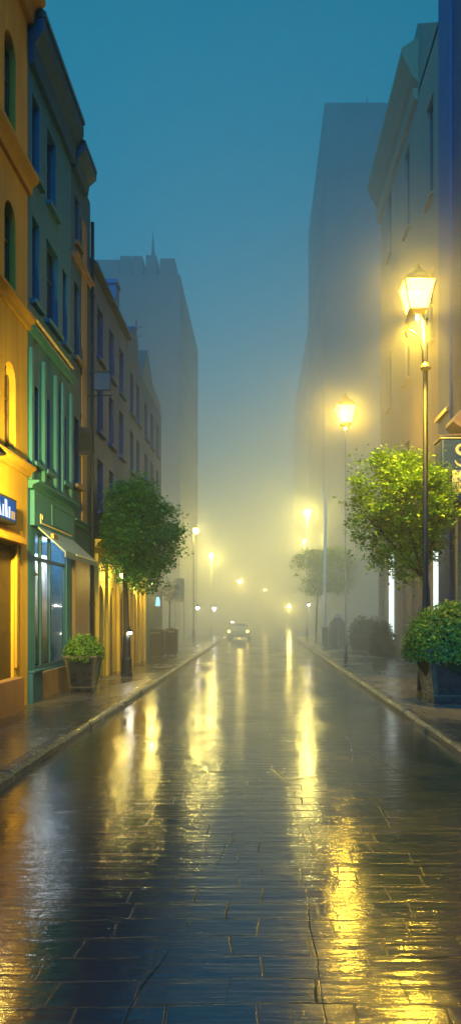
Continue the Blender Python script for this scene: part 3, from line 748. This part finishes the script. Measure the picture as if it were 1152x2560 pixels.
def tree(label, base, trunk_pts, trunk_r, crown_c, crown_r, mat, n_clump, per, size, seed, limbs=7, group=None, name='street_tree', shape=None, core=.35):
    t = thing(name, label, 'tree', base, group)
    rnd = random.Random(seed+1)
    tr = MB().tube(trunk_pts, trunk_r, 9)
    top = Vector(trunk_pts[-1])
    for k in range(limbs):
        a = 6.283*k/limbs + rnd.uniform(-.3, .3); e = rnd.uniform(.3, .8)
        end = Vector((crown_c[0]+crown_r[0]*.75*math.cos(a), crown_c[1]+crown_r[1]*.75*math.sin(a), crown_c[2]+crown_r[2]*(e-.55)))
        st = top - Vector((0, 0, rnd.uniform(0, .35)))
        mid = st.lerp(end, .5) + Vector((rnd.uniform(-.1, .1), rnd.uniform(-.1, .1), .12))
        tr.tube([st, mid, end], [trunk_r[-1]*.6, trunk_r[-1]*.4, .012], 6)
        e2 = end + Vector((rnd.uniform(-.3, .3), rnd.uniform(-.3, .3), rnd.uniform(.2, .5)))
        tr.tube([mid, mid.lerp(e2, .6), e2], [trunk_r[-1]*.32, trunk_r[-1]*.22, .008], 5)
    tr.build('trunk', M['bark'], t, smooth=True)
    leaves(MB(), crown_c, crown_r, n_clump, per, size, seed, shape, core=core).build('crown', mat, t, fix=False)
    return t
def lobed(seed, amp=.34, top=.3):
    rnd = random.Random(seed)
    lobes = [(Vector((rnd.gauss(0, 1), rnd.gauss(0, 1), rnd.gauss(0, .8))).normalized(), rnd.uniform(.6, 1.0)) for k in range(15)]
    def f(v):
        d = v.normalized(); b = 0
        for u, h in lobes: b = max(b, h*max(0, (d.dot(u)-.62)/.38))
        k = 1.0 - amp + amp*1.25*b - top*max(0, v.z)*.6
        return v*k
    return f
def egg(v):    # narrower top
    k = 1.0 - .35*max(0, v.z) - .12*max(0, -v.z); return Vector((v.x*k, v.y*k, v.z))
# tree on the left pavement
tx, ty = X(317, 21), 21.0
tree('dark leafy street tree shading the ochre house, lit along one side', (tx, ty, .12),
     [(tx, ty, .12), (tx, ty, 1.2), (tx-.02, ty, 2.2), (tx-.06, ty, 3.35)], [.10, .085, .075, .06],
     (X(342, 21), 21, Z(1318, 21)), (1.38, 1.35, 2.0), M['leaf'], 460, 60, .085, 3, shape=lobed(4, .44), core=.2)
tg = thing('tree_guard', 'dark iron pedestal guard around the foot of the dark street tree', 'tree guard', (tx, ty, .12))
MB().lathe([(.17, .121), (.17, .2), (.15, .22), (.15, .62), (.12, .68), (.11, 1.25), (.10, 1.3)], tx, ty, 12).build('casing', M['iron'], tg, smooth=False)
wall_light('trunk_lamp', 'little hooded white lamp fixed to the dark street tree trunk', (tx+.12, ty-.12, Z(1583, 21)+.05), 16, (1, .93, .7), mat=M['globe_white'], size=.62, wall=tx+.06, r=.05)
# tree behind the big lamp
tx, ty = X(1068, 20), 20.0
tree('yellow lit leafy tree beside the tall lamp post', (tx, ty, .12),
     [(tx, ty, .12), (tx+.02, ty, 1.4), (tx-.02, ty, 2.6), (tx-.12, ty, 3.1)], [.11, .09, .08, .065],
     (X(1012, 20), 20, Z(1272, 20)+.05), (1.65, 1.55, 2.15), M['leaf_lit'], 430, 60, .09, 11, shape=lobed(9, .48), core=.2)
# far right tree
tx, ty = X(790, 48), 48.0
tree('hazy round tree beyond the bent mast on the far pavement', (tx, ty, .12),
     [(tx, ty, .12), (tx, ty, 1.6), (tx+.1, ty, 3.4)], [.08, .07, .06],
     (X(815, 48), 48, Z(1425, 48)), (2.25, 2.1, 2.1), M['leaf_lit'], 260, 40, .16, 19, shape=lobed(14, .36), core=.2)
# sapling
tx, ty = X(424, 36), 36.0
tree('thin sapling with pale bluish leaves past the corner house', (tx, ty, .12),
     [(tx, ty, .12), (tx, ty, 1.6), (tx+.02, ty, 2.6)], [.05, .045, .035],
     (X(424, 36), 36, Z(1475, 36)), (.42, .4, .55), M['leaf_pale'], 60, 22, .08, 23, 4, name='sapling')
# foliage hanging by the ochre wall
leaves(MB(), (WL+.62, 22.0, Z(1440, 22)-.02), (.3, .3, .26), 50, 20, .06, 31).build('leaves', M['leaf_yellow'], hb, fix=False)
MB().tube([(WL+.1, 22.0, 3.75), (WL+.45, 22, 3.82), (WL+.62, 22.0, 3.55)], .014, 6).lathe([(.05, 2.95), (.2, 3.05), (.22, 3.12)], WL+.62, 22.0, 12).build('basket', M['iron'], hb)

# planters
def dome_bush(root, c, r, n, per, size, seed, mat):
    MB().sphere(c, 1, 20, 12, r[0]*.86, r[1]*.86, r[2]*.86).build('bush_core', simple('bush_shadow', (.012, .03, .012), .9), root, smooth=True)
    rnd = random.Random(seed); mb = MB()
    for k in range(n):
        a = rnd.uniform(0, 6.283); u = rnd.uniform(-.25, 1); h = math.sqrt(1-u*u) if u < 1 else 0
        q = rnd.uniform(.84, 1.05) + .05*math.sin(5*a) * h
        d = Vector((math.cos(a)*h, math.sin(a)*h, u))
        p = Vector((c[0]+d.x*r[0]*q, c[1]+d.y*r[1]*q, c[2]+d.z*r[2]*q))
        for j in range(per):
            pp = p + Vector((rnd.gauss(0, .03), rnd.gauss(0, .03), rnd.gauss(0, .03)))
            up = (d + Vector((rnd.gauss(0, .5), rnd.gauss(0, .5), rnd.gauss(0, .5)+.3))).normalized()
            t = Vector((rnd.gauss(0, 1), rnd.gauss(0, 1), rnd.gauss(0, 1))); t = (t-up*t.dot(up)).normalized(); w = up.cross(t)
            s = size*rnd.uniform(.6, 1.3); m0 = len(mb.v)
            mb.v += [tuple(pp), tuple(pp+t*s*.5+w*s*.36+up*s*.1), tuple(pp+t*s), tuple(pp+t*s*.5-w*s*.36+up*s*.1)]
            mb.f += [(m0, m0+1, m0+2), (m0, m0+2, m0+3)]
    return mb.build('bush', mat, root, fix=False)
def planter(label, x, y, hb_, ht, h, bush_r, zc, nb_, sz, seed):
    t = thing('planter', label, 'planter', (x, y, .12), 'planters with clipped bushes on the pavement')
    z0 = .121
    MB().frustum(x, y, z0, z0+h*.13, hb_*1.02, hb_*1.02, hb_*1.02, hb_*1.02).build('foot', M['pot'], t, bevel=.015)
    b = MB().frustum(x, y, z0+h*.13+.001, z0+h, hb_, hb_, ht, ht).build('pot', M['pot'], t, bevel=.02)
    for sx in (-1, 1):
        for sy in (-1, 1):
            w0, w1 = hb_*.14, ht*.14; tr = MB()
            for z, hh, ww in ((z0+h*.135, hb_, w0), (z0+h*.995, ht, w1)):
                e = .012
                tr.v += [(x+sx*(hh+e), y+sy*(hh+e), z), (x+sx*(hh-ww), y+sy*(hh+e), z), (x+sx*(hh-ww), y+sy*(hh-ww), z), (x+sx*(hh+e), y+sy*(hh-ww), z)]
            for q in ((0,1,2,3),(4,5,6,7),(0,1,5,4),(1,2,6,5),(2,3,7,6),(3,0,4,7)): tr.f.append(q)
            tr.build('corner_post', M['pot_edge'], b)
    rm = MB(); o, i_ = ht+.05, ht-.06; za, zb = z0+h+.001, z0+h+.06
    rm.box(x-o, x+o, y-o, y-i_, za, zb).box(x-o, x+o, y+i_, y+o, za, zb).box(x-o, x-i_, y-i_, y+i_, za, zb).box(x+i_, x+o, y-i_, y+i_, za, zb)
    rm.build('rim', M['pot_edge'], t, bevel=.012)
    bd = MB(); o = hb_+.03; bd.box(x-o, x+o, y-o, y+o, z0+h*.12, z0+h*.155); bd.build('band', M['pot_edge'], t, bevel=.008)
    MB().box(x-i_, x+i_, y-i_, y+i_, z0+h-.05, z0+h+.01).build('soil', M['soil'], t)
    dome_bush(t, (x, y, zc), bush_r, nb_, 3, sz, seed, M['box'])
    return t
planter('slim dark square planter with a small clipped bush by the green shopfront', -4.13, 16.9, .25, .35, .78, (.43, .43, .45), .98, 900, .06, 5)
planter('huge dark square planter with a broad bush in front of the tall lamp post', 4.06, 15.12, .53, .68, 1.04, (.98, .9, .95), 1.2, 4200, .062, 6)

# hedge bushes, bottle bank, bins
hd = thing('hedge', 'broad dark hedge mound near the lit doorway', 'hedge', (5.35, 36.6, .12), 'dark hedge mounds along the pavement')
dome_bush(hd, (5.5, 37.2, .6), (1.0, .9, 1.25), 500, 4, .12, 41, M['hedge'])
hd = thing('hedge', 'smaller dark hedge mound against the beige house', 'hedge', (5.4, 31, .12), 'dark hedge mounds along the pavement')
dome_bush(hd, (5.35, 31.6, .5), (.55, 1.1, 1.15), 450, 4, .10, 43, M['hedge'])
bk = thing('bottle_bank', 'dark bell shaped bottle bank with a pale arched lid by the mast', 'bottle bank', (X(843, 43), 43, .12))
bx_ = X(843, 43)
MB().lathe([(.5, .12), (.54, .3), (.54, 1.1), (.46, 1.45), (.26, 1.66)], bx_, 43, 16).build('body', M['iron'], bk, smooth=True)
MB().lathe([(.27, 1.665), (.24, 1.82), (.14, 1.93), (.03, 1.97)], bx_, 43, 14).build('lid', M['galv'], bk, smooth=True)
MB().tube([(bx_, 42.44, .15), (bx_, 42.44, 1.1), (bx_, 42.52, 1.45)], .02, 6).build('seam', M['galv'], bk)
def bin_(label, x, y, w, d, h):
    t = thing('waste_bin', label, 'waste bin', (x, y, .12), 'bins by the corner house')
    b = MB().frustum(x, y, .2, h, w*.46, d*.46, w*.5, d*.5).build('body', M['iron'], t, bevel=.02)
    MB().extrude_xz([(x-w*.53, h+.002), (x+w*.53, h+.002), (x+w*.5, h+.08), (x, h+.12), (x-w*.5, h+.08)], y-d*.54, y+d*.54).build('lid', M['slate'], t, bevel=.01)
    for sx in (-1, 1):
        MB().tube([(x+sx*w*.36-.03, y-d*.4, .2), (x+sx*w*.36+.03, y-d*.4, .2)], .075, 10).build('wheel', M['rubber'], t)
    MB().box(x-w*.3, x+w*.3, y-d*.56, y-d*.541, h-.08, h-.04).build('handle', M['galv'], t)
bin_('low wide dark bin against the corner house wall', X(391, 30.5), 30.5, .74, .9, 1.22)
bin_('narrow dark bin nearer the kerb beside the wide bin', X(430, 31.5), 31.5, .5, .6, 1.24)
nbd = thing('notice_board', 'pale blank notice board on two posts beyond the sapling', 'notice board', (X(450, 38), 38, .12))
xa, xb = X(437, 38), X(461, 38)
MB().box(xa, xb, 37.97, 38.03, Z(1506, 38), Z(1446, 38)).build('panel', M['cream'], nbd, bevel=.01)
for x in (xa+.02, xb-.02): MB().tube([(x, 38.06, .12), (x, 38.06, Z(1446, 38))], .022, 6).build('post', M['galv'], nbd)

# ------------------------------------------------------------------ car
def make_car():
    t = thing('parked_car', '', 'car')
    def loft(secs, name, mat, par, bev=.03, smooth=True):
        mb = MB(); n = len(secs[0])
        for s in secs: mb.v += s
        for i in range(len(secs)-1):
            for k in range(n):
                a = i*n+k; b = i*n+(k+1) % n; mb.f.append((a, b, b+n, a+n))
        mb.f.append(tuple(range(n))[::-1]); mb.f.append(tuple((len(secs)-1)*n+k for k in range(n)))
        return mb.build(name, mat, par, smooth=False, bevel=bev)
    def sec(y, hw, z0, z1, c=.09):
        return [(-hw+c, y, z0), (hw-c, y, z0), (hw, y, z0+c), (hw, y, z1-c), (hw-c, y, z1), (-hw+c, y, z1), (-hw, y, z1-c), (-hw, y, z0+c)]
    body = loft([sec(-1.98, .70, .34, .74), sec(-1.88, .78, .26, .82), sec(-.9, .82, .24, .84), (sec(.9, .82, .24, .82)), sec(1.7, .79, .26, .72), sec(1.98, .68, .34, .62)], 'body', M['car'], t)
    cab = loft([sec(-1.86, .72, .80, .90, .04), sec(-1.62, .60, .80, 1.30, .06), sec(-1.2, .61, .80, 1.37, .06), sec(.2, .61, .80, 1.36, .06), sec(.95, .70, .80, .84, .02)], 'cabin', M['car'], t, .02)
    MB().quad((-.57, -1.835, .92), (.57, -1.835, .92), (.50, -1.665, 1.24), (-.50, -1.665, 1.24)).build('rear_window', M['pane'], cab)
    MB().box(-.80, .80, -2.06, -1.93, .36, .52).build('bumper', M['car'], t, bevel=.04)
    for s in (-1, 1):
        MB().box(min(s*.60, s*.80), max(s*.60, s*.80), -1.995, -1.86, .58, .76).build('tail_light', M['tail'], t, bevel=.02)
        for y in (-1.3, 1.28):
            w = MB().tube([(s*.66, y, .30), (s*.835, y, .30)], .30, 18).build('wheel', M['rubber'], t)
            MB().tube([(s*.80, y, .30), (s*.842, y, .30)], .18, 14).build('rim', M['galv'], w)
        MB().quad((s*.835, -1.1, .88), (s*.80, .3, .88), (s*.64, .1, 1.27), (s*.635, -1.1, 1.29)).build('side_window', M['pane'], cab)
        MB().sphere((s*.60, 1.93, .56), .085, 10, 6, 1, .5, 1).build('headlight', M['headl'], t, smooth=True)
        MB().box(min(s*.83, s*.95), max(s*.83, s*.95), .42, .52, .86, .98).build('mirror', M['car'], t, bevel=.02)
    MB().box(-.24, .24, -1.995, -1.975, .60, .70).build('number_plate', M['plate'], t)
    MB().box(-.60, -.36, -1.66, -1.56, 1.36, 1.42).build('roof_light', M['globe_white'], t, bevel=.02)
    return t
c1 = make_car(); c1.location = (X(598, 55), 56.5, 0); c1.rotation_euler.z = R(-2)
tag(c1, 'pale hatchback seen from behind in the fog on the wet road')
c2 = copy_tree(c1); c2.location = (X(668, 165), 165, 0); c2.rotation_euler.z = R(180)
tag(c2, 'distant oncoming car showing only two headlights through the fog')
c1['group'] = c2['group'] = 'cars on the road'
lamp('headlight_glow', (X(668, 165), 162.6, .7), 150, (1, .8, .4), .1)

# ------------------------------------------------------------------ fog
m, nt, out = nodes_of('street_fog')
g = N(nt, 'ShaderNodeNewGeometry'); sp = N(nt, 'ShaderNodeSeparateXYZ'); nt.links.new(g.outputs['Position'], sp.inputs[0])
fy = maprange(nt, sp.outputs[1], 7, 42, .03, 1.0, True)
fz = math_node(nt, 'ADD', math_node(nt, 'MULTIPLY', math_node(nt, 'POWER', 2.71828, math_node(nt, 'MULTIPLY', sp.outputs[2], -1/11.0)), .95),
               math_node(nt, 'MULTIPLY', math_node(nt, 'POWER', 2.71828, math_node(nt, 'MULTIPLY', sp.outputs[2], -1/70.0)), .33))
den = math_node(nt, 'MULTIPLY', math_node(nt, 'MULTIPLY', fy, fz), .042)
for lx, ly, lz in ((X(1062, 17)-.19, 17, 9.95), (X(863, 27), 27, 9.6)):      # fog density added round the two lanterns to strengthen their glow
    dv = N(nt, 'ShaderNodeVectorMath', op='DISTANCE'); nt.links.new(g.outputs['Position'], dv.inputs[0]); dv.inputs[1].default_value = (lx, ly, lz)
    den = math_node(nt, 'ADD', den, math_node(nt, 'MULTIPLY', .11, math_node(nt, 'POWER', 2.71828, math_node(nt, 'MULTIPLY', math_node(nt, 'POWER', math_node(nt, 'MULTIPLY', dv.outputs['Value'], 1/1.5), 2), -1))))
vs = N(nt, 'ShaderNodeVolumeScatter'); vs.inputs['Color'].default_value = (.93, .95, .93, 1); vs.inputs['Anisotropy'].default_value = .5
nt.links.new(den, vs.inputs['Density']); nt.links.new(vs.outputs[0], out.inputs['Volume'])
m.cycles.volume_sampling = 'MULTIPLE_IMPORTANCE' if hasattr(m, 'cycles') else None
m.cycles.volume_step_rate = .2
fog = MB().box(-160, 160, -25, 330, -1, 62).build('fog', m)
tag(fog, 'blue and yellow evening fog filling the whole street', 'fog', kind='stuff')

# ------------------------------------------------------------------ world, sun, camera
w = bpy.data.worlds.new('World'); sc.world = w; w.use_nodes = True
nt = w.node_tree; nt.nodes.clear()
sky = nt.nodes.new('ShaderNodeTexSky'); sky.sky_type = 'NISHITA'; sky.sun_disc = False
sky.sun_elevation = R(38); sky.sun_rotation = R(190); sky.ozone_density = 3.0; sky.air_density = 1.2
bw = nt.nodes.new('ShaderNodeRGBToBW'); nt.links.new(sky.outputs[0], bw.inputs[0])
dusk = nt.nodes.new('ShaderNodeMix'); dusk.data_type = 'RGBA'; dusk.inputs[0].default_value = .82     # blue hour: pull the dome toward one cool hue
nt.links.new(sky.outputs[0], dusk.inputs[6]); nt.links.new(bw.outputs[0], dusk.inputs[7])
tint = nt.nodes.new('ShaderNodeMix'); tint.data_type = 'RGBA'; tint.blend_type = 'MULTIPLY'; tint.inputs[0].default_value = 1
tint.inputs[7].default_value = (.035, .95, 1.42, 1)
bgn = nt.nodes.new('ShaderNodeBackground'); bgn.inputs[1].default_value = .094
wo = nt.nodes.new('ShaderNodeOutputWorld')
tc = nt.nodes.new('ShaderNodeTexCoord'); sxyz = nt.nodes.new('ShaderNodeSeparateXYZ'); nt.links.new(tc.outputs['Generated'], sxyz.inputs[0])
grad = maprange(nt, sxyz.outputs[2], 0.0, .6, .55, 1.12)
vm = nt.nodes.new('ShaderNodeVectorMath'); vm.operation = 'SCALE'; nt.links.new(dusk.outputs[2], vm.inputs[0]); nt.links.new(grad, vm.inputs['Scale'])
nt.links.new(vm.outputs[0], tint.inputs[6]); nt.links.new(tint.outputs[2], bgn.inputs[0]); nt.links.new(bgn.outputs[0], wo.inputs[0])

sl = bpy.data.lights.new('twilight', 'SUN'); sl.energy = 2.8; sl.angle = R(60); sl.color = (.08, .50, 1.0)
so = bpy.data.objects.new('twilight', sl); COL.objects.link(so); so.rotation_euler = (R(52), 0, R(-10)); so.location = (0, -20, 40)

cam = bpy.data.cameras.new('camera'); co = bpy.data.objects.new('camera', cam); COL.objects.link(co)
co.location = (0, 0, EYE); co.rotation_euler = (R(90), 0, 0)
cam.sensor_fit = 'AUTO'; cam.sensor_width = 36; cam.lens = 36*F/2560
cam.shift_x = -74/2560; cam.shift_y = 258/2560
cam.clip_start = .05; cam.clip_end = 2000
sc.camera = co

sc.view_settings.view_transform = 'Standard'; sc.view_settings.look = 'None'; sc.view_settings.exposure = 0
cy = sc.cycles
cy.use_denoising = True; cy.max_bounces = 5; cy.diffuse_bounces = 2; cy.glossy_bounces = 3; cy.transmission_bounces = 3; cy.volume_bounces = 3
cy.transparent_max_bounces = 12; cy.sample_clamp_indirect = 4; cy.sample_clamp_direct = 0
cy.volume_max_steps = 400; cy.volume_step_rate = 1.0
cy.caustics_reflective = False; cy.caustics_refractive = False
try: cy.use_light_tree = True
except Exception: pass
